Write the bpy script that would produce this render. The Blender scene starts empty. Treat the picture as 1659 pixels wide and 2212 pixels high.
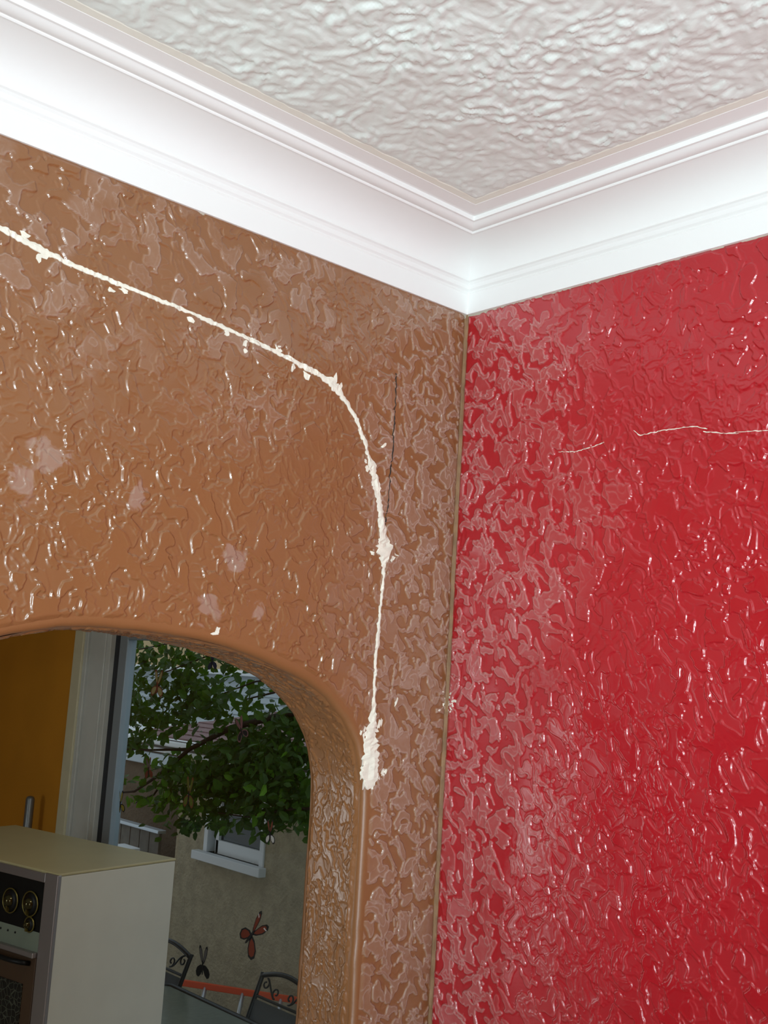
import bpy, bmesh, math, random
import numpy as np
from mathutils import Vector, Matrix, noise as mnoise

random.seed(7)
SC = bpy.context.scene
COL = SC.collection
PI = math.pi

# ------------------------------------------------------------------ camera
CAM = Vector((-1.44174, -1.38614, 1.95))
YAW, PITCH, ROLL = math.radians(42.2908), math.radians(8.4641), math.radians(3.5481)
fw = Vector((math.sin(YAW)*math.cos(PITCH), math.cos(YAW)*math.cos(PITCH), math.sin(PITCH)))
r0 = Vector((math.cos(YAW), -math.sin(YAW), 0)); u0 = r0.cross(fw)
rt = math.cos(ROLL)*r0 + math.sin(ROLL)*u0
up = -math.sin(ROLL)*r0 + math.cos(ROLL)*u0
cd = bpy.data.cameras.new('camera'); cam = bpy.data.objects.new('camera', cd); COL.objects.link(cam)
cam.matrix_world = Matrix(((rt.x, up.x, -fw.x, CAM.x), (rt.y, up.y, -fw.y, CAM.y), (rt.z, up.z, -fw.z, CAM.z), (0, 0, 0, 1)))
cd.sensor_fit = 'VERTICAL'; cd.sensor_height = 36.0; cd.lens = 2366.06/2212*36
cd.clip_start = 0.02; cd.clip_end = 200
SC.camera = cam

# ------------------------------------------------------------------ sky, camera flash, exposure
W = bpy.data.worlds.new('overcast_sky'); SC.world = W; W.use_nodes = True
bg = W.node_tree.nodes['Background']; bg.inputs[0].default_value = (0.80, 0.90, 1.0, 1); bg.inputs[1].default_value = 0.56

def area_light(name, loc, target, sx, sy, watts, color=(1, 1, 1)):
    l = bpy.data.lights.new(name, 'AREA'); l.shape = 'RECTANGLE'; l.size = sx; l.size_y = sy; l.energy = watts; l.color = color
    o = bpy.data.objects.new(name, l); COL.objects.link(o); o.location = loc
    o.rotation_euler = (Vector(target) - Vector(loc)).to_track_quat('-Z', 'Y').to_euler()
    return o
FL = CAM + up*0.055 - rt*0.02
fl = bpy.data.lights.new('camera_flash', 'SPOT'); fl.energy = 62.0; fl.color = (0.87, 1.0, 1.05); fl.shadow_soft_size = 0.016; fl.spot_size = math.radians(96); fl.spot_blend = 1.0
fo = bpy.data.objects.new('camera_flash', fl); COL.objects.link(fo); fo.location = FL
fo.rotation_euler = (fw + up*0.15 + rt*0.06).to_track_quat('-Z', 'Y').to_euler()
kl = bpy.data.lights.new('added_kitchen_fill', 'POINT'); kl.energy = 12.0; kl.shadow_soft_size = 0.14; kl.color = (1.0, 0.93, 0.82)  # unseen fill, added to brighten the kitchen
ko = bpy.data.objects.new('added_kitchen_fill', kl); COL.objects.link(ko); ko.location = (0.45, 1.75, 2.58)
area_light('added_dining_light', (-3.17, -2.65, 1.35), (0.0, -2.65, 1.35), 1.3, 2.1, 60.0, (0.83, 0.99, 1.08))  # unseen light added to raise the sheen near the wall corner
area_light('added_kitchen_side_light', (-3.17, 3.1, 1.2), (0.0, 3.1, 1.2), 0.9, 1.5, 15.0, (0.90, 0.98, 1.0))  # unseen light added for the haze on the red wall

vs = SC.view_settings
SC.display_settings.display_device = 'sRGB'
vs.view_transform = 'Standard'; vs.look = 'None'; vs.gamma = 1.0; vs.use_curve_mapping = False; vs.exposure = 0.12
SC.cycles.use_denoising = True
SC.cycles.max_bounces = 8
SC.cycles.transparent_max_bounces = 16
SC.cycles.caustics_reflective = False
SC.cycles.sample_clamp_indirect = 10.0
SC.cycles.blur_glossy = 0.0

# ------------------------------------------------------------------ material helpers
def lin(r, g, b):
    f = lambda c: (c/255/12.92) if c/255 <= 0.04045 else ((c/255+0.055)/1.055)**2.4
    return (f(r), f(g), f(b), 1)

class NT:
    def __init__(s, name):
        s.m = bpy.data.materials.new(name); s.m.use_nodes = True; s.t = s.m.node_tree; s.n = s.t.nodes; s.l = s.t.links
        s.b = s.n['Principled BSDF']; s.o = s.n['Material Output']
        s.tc = s.n.new('ShaderNodeTexCoord').outputs['Object']
    def put(s, sock, v):
        if isinstance(v, bpy.types.NodeSocket): s.l.new(v, sock)
        elif v is not None: sock.default_value = v
    def math(s, op, a, b=None, c=None, clamp=False):
        n = s.n.new('ShaderNodeMath'); n.operation = op; n.use_clamp = clamp
        for i, v in enumerate((a, b, c)):
            if v is not None: s.put(n.inputs[i], v)
        return n.outputs[0]
    def mapping(s, scale=(1, 1, 1), loc=(0, 0, 0), rot=(0, 0, 0), vec=None):
        n = s.n.new('ShaderNodeMapping'); s.put(n.inputs['Vector'], vec or s.tc)
        n.inputs['Scale'].default_value = scale; n.inputs['Location'].default_value = loc; n.inputs['Rotation'].default_value = rot
        return n.outputs[0]
    def noise(s, scale, detail=2.0, rough=0.5, dist=0.0, vec=None, color=False):
        n = s.n.new('ShaderNodeTexNoise'); s.put(n.inputs['Vector'], vec or s.tc)
        n.inputs['Scale'].default_value = scale; n.inputs['Detail'].default_value = detail
        n.inputs['Roughness'].default_value = rough; n.inputs['Distortion'].default_value = dist
        return n.outputs['Color' if color else 'Fac']
    def step(s, v, a, b, lo=0.0, hi=1.0):
        n = s.n.new('ShaderNodeMapRange'); n.interpolation_type = 'SMOOTHSTEP'; s.put(n.inputs[0], v)
        n.inputs[1].default_value = a; n.inputs[2].default_value = b; n.inputs[3].default_value = lo; n.inputs[4].default_value = hi
        return n.outputs[0]
    def mix(s, f, a, b):
        n = s.n.new('ShaderNodeMix'); n.data_type = 'RGBA'; s.put(n.inputs[0], f); s.put(n.inputs[6], a); s.put(n.inputs[7], b)
        return n.outputs[2]
    def bump(s, h, dist=1.0, strength=1.0):
        n = s.n.new('ShaderNodeBump'); n.inputs['Strength'].default_value = strength; n.inputs['Distance'].default_value = dist
        s.put(n.inputs['Height'], h); s.put(s.b.inputs['Normal'], n.outputs[0]); return n.outputs[0]
    def set(s, color=None, rough=None, metal=None, spec=None, **kw):
        s.put(s.b.inputs['Base Color'], color); s.put(s.b.inputs['Roughness'], rough); s.put(s.b.inputs['Metallic'], metal)
        s.put(s.b.inputs['Specular IOR Level'], spec)
        for k, v in kw.items(): s.put(s.b.inputs[k], v)
        return s.m

def simple(name, color, rough=0.5, metal=0.0, spec=0.5, var=0.0, vscale=20.0, bump=0.0, bscale=80.0):
    t = NT(name)
    c = color
    if var:
        f = t.step(t.noise(vscale, 3.0), 0.3, 0.7)
        c = t.mix(f, tuple(x*(1-var) for x in color[:3]) + (1,), tuple(min(1, x*(1+var)) for x in color[:3]) + (1,))
    if bump: t.bump(t.noise(bscale, 3.0), bump)
    return t.set(c, rough, metal, spec)

BROWN = lin(141, 93, 55); RED = lin(176, 16, 30)
M = {}
SHEEN_SPOTS = [((-0.802, 0, 2.214), .028), ((-0.83, 0, 2.17), .022), ((-0.665, 0, 2.182), .022), ((-0.489, 0, 2.113), .024), ((-0.525, 0, 2.035), .020), ((-0.433, 0, 2.033), .014)]  # spots where glossy sheen is painted into the brown

def coat(name, base, patches=(), gloss=0.45):
    """paint over the modelled relief: glossier on the flattened patches (mesh attribute), fine grain only"""
    t = NT(name)
    at = t.n.new('ShaderNodeAttribute'); at.attribute_name = 'plate'; plate = at.outputs['Fac']
    rough = t.math('MULTIPLY_ADD', plate, -0.12, 0.36)
    col = t.mix(t.step(t.noise(2.2, 2.0), 0.35, 0.65), tuple(x*0.94 for x in base[:3]) + (1,), base)
    aw = t.n.new('ShaderNodeAttribute'); aw.attribute_name = 'whitish'
    whitening = t.math('MULTIPLY', aw.outputs['Fac'], t.math('MULTIPLY_ADD', t.noise(120.0, 3.0), 0.36, 0.12))  # mixes the marked patches and rims towards a pale tone
    col = t.mix(whitening, col, lin(214, 198, 190))
    h = t.math('MULTIPLY', t.noise(260.0, 2.0), t.math('MULTIPLY_ADD', plate, -0.00008, 0.00016))
    lighten = None
    for (c, rad) in patches:
        vm = t.n.new('ShaderNodeVectorMath'); vm.operation = 'DISTANCE'; t.l.new(t.tc, vm.inputs[0]); vm.inputs[1].default_value = c
        d = t.math('ADD', t.math('DIVIDE', vm.outputs['Value'], rad), t.math('MULTIPLY', t.math('SUBTRACT', t.noise(30.0, 3.0, 0.6, 0.8), 0.5), 3.2))
        w = t.step(d, 1.0, 0.6)
        lighten = w if lighten is None else t.math('MAXIMUM', lighten, w)
    if lighten is not None:
        rough = t.math('MULTIPLY_ADD', lighten, -0.10, rough); col = t.mix(t.math('MULTIPLY', lighten, 0.30), col, lin(190, 172, 165))  # sheen spots: smoother, with the highlight painted pale into the colour
    t.bump(h, 1.0)
    t.b.inputs['Coat Weight'].default_value = gloss; t.b.inputs['Coat Roughness'].default_value = 0.17; t.b.inputs['Coat IOR'].default_value = 1.5
    t.b.inputs['IOR'].default_value = 1.6
    return t.set(col, rough, 0.0, 0.5)

def ceiling_mat():
    t = NT('textured_ceiling_paint')
    n1 = t.noise(24.0, 3.0, 0.55, 0.9); n2 = t.noise(60.0, 2.0, 0.5, 0.6)
    m = t.step(t.noise(5.0, 2.0), 0.35, 0.6)
    h = t.math('ADD', t.math('MULTIPLY', t.step(n1, 0.46, 0.62), 0.0022), t.math('MULTIPLY', t.math('MULTIPLY', n2, m), 0.0018))
    t.bump(h, 1.0)
    return t.set(lin(235, 243, 238), 0.5, 0.0, 0.35)
M['ceiling'] = ceiling_mat()
M['ceiling_coat'] = simple('cream_ceiling_coat', lin(235, 243, 238), 0.42, spec=0.4, bump=0.0003, bscale=180)
M['ceiling_flat'] = simple('cream_cut_in_paint', lin(240, 240, 228), 0.5, bump=0.0006, bscale=60)
M['trim'] = simple('white_trim_paint', lin(243, 243, 241), 0.38, spec=0.4)
M['filler'] = simple('cream_filler', lin(240, 235, 219), 0.6, var=0.06, vscale=60, bump=0.0008, bscale=150)
M['caulk'] = simple('grey_caulk', lin(186, 178, 162), 0.6, bump=0.0008, bscale=120)
M['scuff'] = simple('pale_scuff', lin(205, 198, 186), 0.45, bump=0.001, bscale=140)
M['dark_crack'] = simple('dark_crack', lin(38, 34, 32), 0.8)
M['plain_wall'] = simple('pale_wall', lin(222, 222, 218), 0.7)
M['orange'] = simple('orange_wall', lin(205, 138, 36), 0.6, var=0.04, vscale=3, bump=0.0006, bscale=90)
M['floor'] = None

def wood_floor():
    t = NT('pale_floor')
    g = t.noise(6.0, 4.0, 0.6, 0.4, t.mapping(scale=(1, 12, 1)))
    return t.set(t.mix(g, lin(170, 162, 148), lin(196, 190, 178)), 0.35)
M['floor'] = wood_floor()

# ------------------------------------------------------------------ mesh helpers
def obj(name, bm, mat, parent=None, smooth=False, label=None):
    me = bpy.data.meshes.new(name)
    bmesh.ops.recalc_face_normals(bm, faces=bm.faces)
    bm.to_mesh(me); bm.free()
    for m in (mat if isinstance(mat, (list, tuple)) else [mat]): me.materials.append(m)
    if smooth:
        for p in me.polygons: p.use_smooth = True
    o = bpy.data.objects.new(name, me); COL.objects.link(o)
    if parent is not None: o.parent = parent
    if label: o['label'] = label
    return o

def thing(name, label, cat, loc=(0, 0, 0), rotz=0.0, group=None):
    o = bpy.data.objects.new(name, None); COL.objects.link(o); o.location = loc; o.rotation_euler = (0, 0, rotz)
    o.empty_display_size = 0.1
    return tag(o, label, cat, group)

def tag(o, label, cat, group=None, kind=None):
    o['label'] = label
    if cat: o['category'] = cat
    if group: o['group'] = group
    if kind: o['kind'] = kind
    return o

def struct(o, label=None):
    o['kind'] = 'structure'
    if label: o['label'] = label
    return o

def box(bm, x0, x1, y0, y1, z0, z1, bev=0.0, mi=0):
    before = set(bm.faces)
    r = bmesh.ops.create_cube(bm, size=1.0)
    for v in r['verts']:
        v.co = Vector(((x0+x1)/2 + v.co.x*(x1-x0), (y0+y1)/2 + v.co.y*(y1-y0), (z0+z1)/2 + v.co.z*(z1-z0)))
    if bev:
        es = list({e for v in r['verts'] for e in v.link_edges})
        bmesh.ops.bevel(bm, geom=es, offset=bev, segments=2, affect='EDGES', profile=0.5)
    for f in bm.faces:
        if f not in before: f.material_index = mi
    return bm

def boxbm(*a, **k):
    return box(bmesh.new(), *a, **k)

def tube(bm, pts, r, seg=8, closed=False, radii=None):
    pts = [Vector(p) for p in pts]; n = len(pts); rings = []
    prev = None
    for i, p in enumerate(pts):
        a = pts[i-1] if (i > 0 or closed) else p
        b = pts[(i+1) % n] if (i < n-1 or closed) else p
        d = (b-a).normalized()
        if prev is None:
            s = d.orthogonal().normalized()
        else:
            s = prev - d*prev.dot(d)
            s = s.normalized() if s.length > 1e-6 else d.orthogonal().normalized()
        prev = s; t = d.cross(s); rr = radii[i] if radii else r
        rings.append([bm.verts.new(p + (s*math.cos(2*PI*k/seg) + t*math.sin(2*PI*k/seg))*rr) for k in range(seg)])
    for i in range(n if closed else n-1):
        A, B = rings[i], rings[(i+1) % n]
        for k in range(seg): bm.faces.new((A[k], A[(k+1) % seg], B[(k+1) % seg], B[k]))
    if not closed:
        bm.faces.new(rings[0]); bm.faces.new(rings[-1])
    return bm

def lathe(bm, prof, seg=24, mat4=None):
    rings = []
    for (r, z) in prof:
        if r < 1e-6: rings.append([bm.verts.new((0, 0, z))])
        else: rings.append([bm.verts.new((r*math.cos(2*PI*k/seg), r*math.sin(2*PI*k/seg), z)) for k in range(seg)])
    for A, B in zip(rings, rings[1:]):
        for k in range(seg):
            k2 = (k+1) % seg
            if len(A) == 1 and len(B) == 1: continue
            if len(A) == 1: bm.faces.new((A[0], B[k], B[k2]))
            elif len(B) == 1: bm.faces.new((A[k], A[k2], B[0]))
            else: bm.faces.new((A[k], A[k2], B[k2], B[k]))
    if mat4 is not None: bmesh.ops.transform(bm, matrix=mat4, verts=bm.verts)
    return bm

def slab(bm, pts, nrm, th):
    """polygon given as 3D points, extruded by th along nrm"""
    n = Vector(nrm)*th
    a = [bm.verts.new(Vector(p)) for p in pts]; b = [bm.verts.new(Vector(p)+n) for p in pts]
    f1 = bm.faces.new(a); f2 = bm.faces.new(list(reversed(b)))
    k = len(a)
    for i in range(k): bm.faces.new((a[i], b[i], b[(i+1) % k], a[(i+1) % k]))
    bmesh.ops.triangulate(bm, faces=[f1, f2])
    return bm

# ================================================================== THE ROOM
CEIL = 2.7557          # ceiling height
TH = 0.15              # thickness of the arched wall
XW, YS, XE, YN = -3.2, -3.4, 1.70, 7.4

M['brown_coat'] = coat('brown_coat', BROWN, SHEEN_SPOTS)
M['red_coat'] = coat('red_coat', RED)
M['brown_base'] = coat('brown_base_coat', BROWN, SHEEN_SPOTS, 0.08)
M['corner_fill'] = simple('dull_corner_filler', lin(140, 108, 78), 0.62, spec=0.25, var=.2, vscale=28, bump=.0012, bscale=120)
# ---- arched wall (brown), plane y = 0
XJ = -0.184; XJL = -1.19
arch_r = [(-0.184, 1.62), (-0.1845, 1.70), (-0.1855, 1.74), (-0.187, 1.765), (-0.191, 1.787), (-0.198, 1.812), (-0.208, 1.834), (-0.222, 1.857), (-0.237, 1.876), (-0.256, 1.893),
          (-0.276, 1.909), (-0.298, 1.922), (-0.322, 1.934), (-0.348, 1.945), (-0.380, 1.955), (-0.413, 1.964), (-0.445, 1.971), (-0.476, 1.977), (-0.505, 1.981), (-0.535, 1.985),
          (-0.567, 1.988), (-0.598, 1.990), (-0.63, 1.9915), (-0.659, 1.992), (-0.685, 1.9925), (-0.709, 1.992), (-0.733, 1.990), (-0.756, 1.987), (-0.78, 1.982), (-0.801, 1.977), (-0.82, 1.972), (-0.838, 1.967)]
arch_l = [(-0.87, 1.957), (-0.91, 1.944), (-0.955, 1.925), (-1.0, 1.902), (-1.045, 1.872), (-1.09, 1.838), (-1.13, 1.795), (-1.16, 1.745), (-1.18, 1.69), (-1.19, 1.62)]
zs = [0.0, 0.4, 0.8, 1.1, 1.25] + [1.33 + .012*k for k in range(20)]
outline = [(-0.1825, z) for z in zs] + arch_r + arch_l + [(XJL, z) for z in reversed(zs)]
NZ = len(zs)

def wall_left():
    bm = bmesh.new()
    n = len(outline); rad = 0.012
    nors = []
    for i, (x, z) in enumerate(outline):
        a = outline[max(0, i-1)]; b = outline[min(n-1, i+1)]
        d = Vector((b[0]-a[0], b[1]-a[1])).normalized(); nors.append(Vector((d.y, -d.x)))   # points away from the opening
    def ring(y, off):
        out = []
        for (x, z), nn in zip(outline, nors):
            w = (0.0025*mnoise.noise((x*9, z*9, y*4)) + 0.0016*mnoise.noise((x*34, z*34, y*20)) + .0008*mnoise.noise((x*90, z*90, y*60))) if 0 < z else 0
            out.append(bm.verts.new((x + nn.x*(off+w), y, max(0.0, z + nn.y*(off+w)) if z > 0 else 0.0)))
        return out
    # sanity: normal must point away from opening (opening centre x=-0.69)
    s = 1 if (nors[0].x > 0) else -1
    for k in range(n): nors[k] *= s
    rings = [ring(0.0, rad)]
    for k in range(1, 6):
        a = k/5*PI/2; rings.append(ring(rad - rad*math.cos(a), rad - rad*math.sin(a)))
    for k in range(1, 6): rings.append(ring(rad + (TH-2*rad)*k/6, 0.0))
    for k in range(0, 6):
        a = k/5*PI/2; rings.append(ring(TH - rad + rad*math.sin(a), rad - rad*math.cos(a)))
    for A, B in zip(rings, rings[1:]):
        for i in range(n-1): bm.faces.new((A[i], A[i+1], B[i+1], B[i])).material_index = 0
    RB = 0.006
    def face(R, y, mi, xr):
        zt = CEIL
        lo_r = [i for i in range(n) if i < len(zs)+6]
        split_r = len(zs)+5; split_l = n-len(zs)-1
        edge = bm.verts
        rv = [edge.new((xr, y, R[i].co.z)) for i in range(split_r+1)]
        for i in range(split_r): bm.faces.new((R[i], rv[i], rv[i+1], R[i+1])).material_index = mi
        lv = [edge.new((XW, y, R[i].co.z)) for i in range(split_l, n)]
        for k, i in enumerate(range(split_l, n-1)): bm.faces.new((R[i], R[i+1], lv[k+1], lv[k])).material_index = mi
        top = [edge.new((R[i].co.x, y, zt)) for i in range(split_r, split_l+1)]
        for k, i in enumerate(range(split_r, split_l)): bm.faces.new((R[i], R[i+1], top[k+1], top[k])).material_index = mi
        cr = edge.new((xr, y, zt)); bm.faces.new((R[split_r], rv[-1], cr, top[0])).material_index = mi
        cl = edge.new((XW, y, zt)); bm.faces.new((R[split_l], top[-1], cl, lv[0])).material_index = mi
    face(rings[0], 0.0, 0, -RB)
    face(rings[-1], TH, 1, XE)
    # soft plaster fillet down the inside corner, then the hidden return behind the red wall
    prev = None; zf = [0.0, 0.7] + [1.3 + .009*k for k in range(150)] + [CEIL]
    for k in range(0, 8):
        a = k/7*PI/2; pair = []
        for z in zf:
            w = .0022*mnoise.noise((z*26, k*.5, 3)) + .0012*mnoise.noise((z*80, k*.9, 7)); w = max(0.0, w+.001)*math.sin(2*a)
            pair.append(bm.verts.new((-RB + RB*math.sin(a) - w, -RB + RB*math.cos(a) - w, z)))
        if prev:
            for j in range(len(zf)-1): bm.faces.new((prev[j], pair[j], pair[j+1], prev[j+1])).material_index = 2
        prev = pair
    o = obj('wall_left', bm, [M['brown_base'], M['orange'], M['corner_fill']])
    for p in o.data.polygons:
        p.use_smooth = True
    return struct(o, 'brown textured plaster wall with an arched opening')
WALL_L = wall_left()
struct(obj('wall_right', boxbm(0.0, 0.09, YS, -0.003, 0, CEIL), M['red_coat']), 'red textured plaster wall right of the corner')
WALL_R = bpy.data.objects['wall_right']
struct(obj('wall_back', boxbm(XW, 0.09, YS-0.1, YS, 0, CEIL), M['plain_wall']))
struct(obj('wall_west', boxbm(XW-0.1, XW, YS-0.1, YN+0.1, 0, CEIL), M['plain_wall']))
struct(obj('wall_north', boxbm(XW, XE+0.1, YN, YN+0.1, 0, CEIL), M['orange']), 'orange kitchen end wall')
struct(obj('floor', boxbm(XW-0.1, XE+0.1, YS-0.1, YN+0.1, -0.12, 0.0), M['floor']), 'pale boarded floor')
CEILING = struct(obj('ceiling', boxbm(XW-0.1, XE+0.1, YS-0.1, YN+0.1, CEIL, CEIL+0.12), M['ceiling']), 'cream ceiling with rough trowelled texture')

E0 = 1.95

# ------------------------------------------------------------------ hand-trowelled plaster relief (real geometry)
def perlin(x, y, seed):
    rs = np.random.RandomState(seed); ang = rs.rand(256, 256)*2*PI; gx, gy = np.cos(ang), np.sin(ang)
    xi = np.floor(x).astype(np.int64); yi = np.floor(y).astype(np.int64); xf = x-xi; yf = y-yi
    u = xf*xf*xf*(xf*(xf*6-15)+10); v = yf*yf*yf*(yf*(yf*6-15)+10)
    def g(i, j):
        a = (xi+i) & 255; b = (yi+j) & 255
        return gx[a, b]*(xf-i) + gy[a, b]*(yf-j)
    n0 = g(0, 0)*(1-u) + g(1, 0)*u; n1 = g(0, 1)*(1-u) + g(1, 1)*u
    return (n0*(1-v) + n1*v)*1.5
def fbm(x, y, f, seed, octs=3, gain=.5):
    n = 0; a = 1.0
    for k in range(octs): n = n + a*perlin(x*f + 17.3*k + seed*3.1, y*f - 9.7*k + seed*1.7, seed+k); a *= gain; f *= 2.03
    return n
def sstep(a, b, x):
    t = np.clip((x-a)/(b-a), 0, 1); return t*t*(3-2*t)
def contour(n, us, vs_, t, w, gmin):
    gv, gu = np.gradient(n, vs_, us); g = np.maximum(np.hypot(gu, gv), gmin)
    d = (n-t)/g
    return sstep(-w/2, w/2, d), np.exp(-((d-w*.5)/(w*.45))**2)
def trowel(us, vs_, seed, squash, near, H=1.0, ang=PI/2):
    """height field (m) and patch mask over the grid us x vs_; near(U) says how pebbly the coat is"""
    U, V = np.meshgrid(us, vs_); P = near(U, V)
    ca, sa = math.cos(ang), math.sin(ang); x, y = -U*sa + V*ca, (U*ca + V*sa)*squash      # strokes run along ang
    wx = .011*fbm(x, y, 20, seed+40, 2); wy = .011*fbm(x, y, 20, seed+50, 2)
    xa, ya = x+wx, y+wy
    m1 = sstep(-.30, .25, fbm(x, y, 5.5, seed+60, 2)); m2 = sstep(-.25, .25, fbm(x, y, 7.0, seed+70, 2)); m3 = sstep(-.15, .3, fbm(x, y, 6.0, seed+80, 2))
    s1, l1 = contour(fbm(xa, ya, 32, seed, 3, .45), us, vs_, .13, .0024, 6)
    s2, l2 = contour(fbm(xa*1.02+3, ya, 60, seed+5, 2, .45), us, vs_, .14, .0022, 12)
    s3, l3 = contour(fbm(xa+7, ya*1.1, 42, seed+9, 2, .5), us, vs_, .02, .0027, 8)
    a1 = .5+.5*m1; a2 = np.clip(.25+.5*m2 + .8*P, 0, 1); a3 = m3*(1-.5*P)
    top = np.maximum(s1*a1, s2*a2*.9); free = (1-.9*top)*(1-.7*P)
    h = .0026*top + .0015*s3*a3*free + .0006*l1*a1 + .0005*l2*a2 + .0005*l3*a3*free
    n4 = fbm(xa-5, ya+2, 30, seed+13, 2, .5); gv, gu = np.gradient(n4, vs_, us); d4 = np.abs(n4)/np.maximum(np.hypot(gu, gv), 5)
    h = h + .0017*free*np.exp(-(d4/.0016)**2)*sstep(.0, .3, fbm(x, y, 9, seed+90, 2))
    plate = sstep(.3, .7, top); rim = np.clip(np.maximum(l1*a1, l2*a2), 0, 1); lighten = np.clip(.40*plate + .95*rim, 0, 1.2)  # rims palest: a highlight painted along the patch edges
    und = .0020*fbm(x, y, 5, seed+100, 2) + .0009*fbm(x, y, 15, seed+101, 2)
    return H*h, und, np.clip(plate, 0, 1), lighten
def dense(name, X, Y, Z, mask, plate, mat, parent, whitish=None):
    """grid of points -> one mesh; mask keeps the quads"""
    r, c = X.shape; idx = np.arange(r*c).reshape(r, c)
    q = np.stack([idx[:-1, :-1], idx[:-1, 1:], idx[1:, 1:], idx[1:, :-1]], -1)
    if mask is not None: q = q[mask[:-1, :-1] & mask[:-1, 1:] & mask[1:, 1:] & mask[1:, :-1]]
    q = q.reshape(-1, 4); used = np.unique(q); remap = np.zeros(r*c, np.int32); remap[used] = np.arange(len(used)); q = remap[q]
    co = np.stack([X.ravel()[used], Y.ravel()[used], Z.ravel()[used]], -1).astype(np.float32)
    me = bpy.data.meshes.new(name); n = len(q)
    me.vertices.add(len(co)); me.vertices.foreach_set('co', co.ravel())
    me.loops.add(n*4); me.loops.foreach_set('vertex_index', q.ravel().astype(np.int32))
    me.polygons.add(n); me.polygons.foreach_set('loop_start', np.arange(0, n*4, 4, dtype=np.int32)); me.polygons.foreach_set('loop_total', np.full(n, 4, np.int32))
    me.polygons.foreach_set('use_smooth', np.ones(n, bool)); me.update(calc_edges=True)
    at = me.attributes.new('plate', 'FLOAT', 'POINT'); at.data.foreach_set('value', plate.ravel()[used].astype(np.float32))
    if whitish is not None:
        at = me.attributes.new('whitish', 'FLOAT', 'POINT'); at.data.foreach_set('value', whitish.ravel()[used].astype(np.float32))
    me.materials.append(mat); o = bpy.data.objects.new(name, me); COL.objects.link(o); o.parent = parent
    return o
FINE, COARSE = 0.0014, 0.0042

# brown wall coat
zA = np.concatenate([np.arange(0.95, 1.33, COARSE), np.arange(1.33, E0+.683, FINE)])
xA = np.concatenate([np.arange(-1.70, -.95, COARSE), np.arange(-.95, -.0009, FINE)])
hA, uA, pA, rA = trowel(xA, zA, 3, .84, lambda U, V: sstep(-.42, -.10, U + .05*np.sin(V*9)), 1.0, math.radians(-52))
XA, ZA = np.meshgrid(xA, zA)
ox = np.array([p[0] for p in outline]); oz = np.array([p[1] for p in outline])
# signed distance to the arch outline (negative inside the opening), only evaluated near it
def arch_dist(X, Z):
    D = np.full(X.shape, 9.0); near = (X > -1.30) & (X < -.06) & (Z < 2.10)
    px, pz = X[near], Z[near]; best = np.full(px.shape, 9.0)
    for i in range(len(ox)-1):
        ax, az, bx_, bz = ox[i], oz[i], ox[i+1], oz[i+1]; ex, ez = bx_-ax, bz-az
        t = np.clip(((px-ax)*ex + (pz-az)*ez)/(ex*ex+ez*ez), 0, 1); best = np.minimum(best, np.hypot(px-ax-t*ex, pz-az-t*ez))
    top = np.interp(px, ox[len(zs):-len(zs)][::-1], oz[len(zs):-len(zs)][::-1], left=-9, right=-9)
    inside = (pz < top)
    D[near] = np.where(inside, -best, best); return D
DA = arch_dist(XA, ZA)
ends = sstep(0, .12, XA+1.70)*sstep(0, .10, ZA-.95)
tapw = sstep(.0105, .055, DA)*sstep(.001, .03, -XA)*ends; tap = ends*sstep(.0105, .020, DA)*sstep(.001, .012, -XA)*sstep(0, .012, (E0+.6815)-ZA + .004)
YA = -(.0024*tapw + .0004 + (hA + uA*.8)*tap) + .0010*(1-tap)
YA = np.where(DA < .0118, .0008, YA)
# the raised patches turn paler near the corner and under the moulding
whitishA = np.clip(np.maximum(sstep(-.34, -.12, XA + .06*fbm(XA, ZA, 5, 801, 2)), .75*sstep(2.25, 2.42, ZA - .10*sstep(-.5, -.2, XA) + .07*fbm(XA, ZA, 4, 811, 2))*sstep(-.15, .25, fbm(XA, ZA, 9, 821, 2)+.15)), 0, 1)
dense('plaster_coat', XA, YA, ZA, DA > .0108, pA*tap, M['brown_coat'], WALL_L, rA*tap*whitishA)

# red wall coat
yB = np.concatenate([np.arange(-1.05, -.65, COARSE), np.arange(-.65, -.0009, FINE)])
hB, uB, pB, rB = trowel(yB, zA, 23, .80, lambda U, V: sstep(-.40, -.08, U + .05*np.sin(V*8+1)), 1.0, math.radians(58))
YB, ZB = np.meshgrid(yB, zA)
tapB = sstep(0, .12, YB+1.05)*sstep(0, .10, ZB-.95)*sstep(.001, .012, -YB)*sstep(0, .012, (E0+.6815)-ZB + .004)
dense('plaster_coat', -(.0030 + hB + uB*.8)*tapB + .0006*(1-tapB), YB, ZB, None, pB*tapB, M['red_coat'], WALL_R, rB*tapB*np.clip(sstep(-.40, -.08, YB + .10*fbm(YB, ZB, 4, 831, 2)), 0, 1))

def bilinear(us, vs_, F, u, v):
    i = int(np.clip(np.searchsorted(us, u)-1, 0, len(us)-2)); j = int(np.clip(np.searchsorted(vs_, v)-1, 0, len(vs_)-2))
    a = min(1, max(0, (u-us[i])/(us[i+1]-us[i]))); b = min(1, max(0, (v-vs_[j])/(vs_[j+1]-vs_[j])))
    return float(F[j, i]*(1-a)*(1-b) + F[j, i+1]*a*(1-b) + F[j+1, i]*(1-a)*b + F[j+1, i+1]*a*b)
# how far the brown coat stands out at (x, z), the red one at (y, z)
reliefA = lambda x, z: -bilinear(xA, zA, YA, x, z)
XBf = -(.0030 + hB + uB*.8)*tapB + .0006*(1-tapB)
reliefB = lambda y, z: -bilinear(yB, zA, XBf, y, z)

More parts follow.
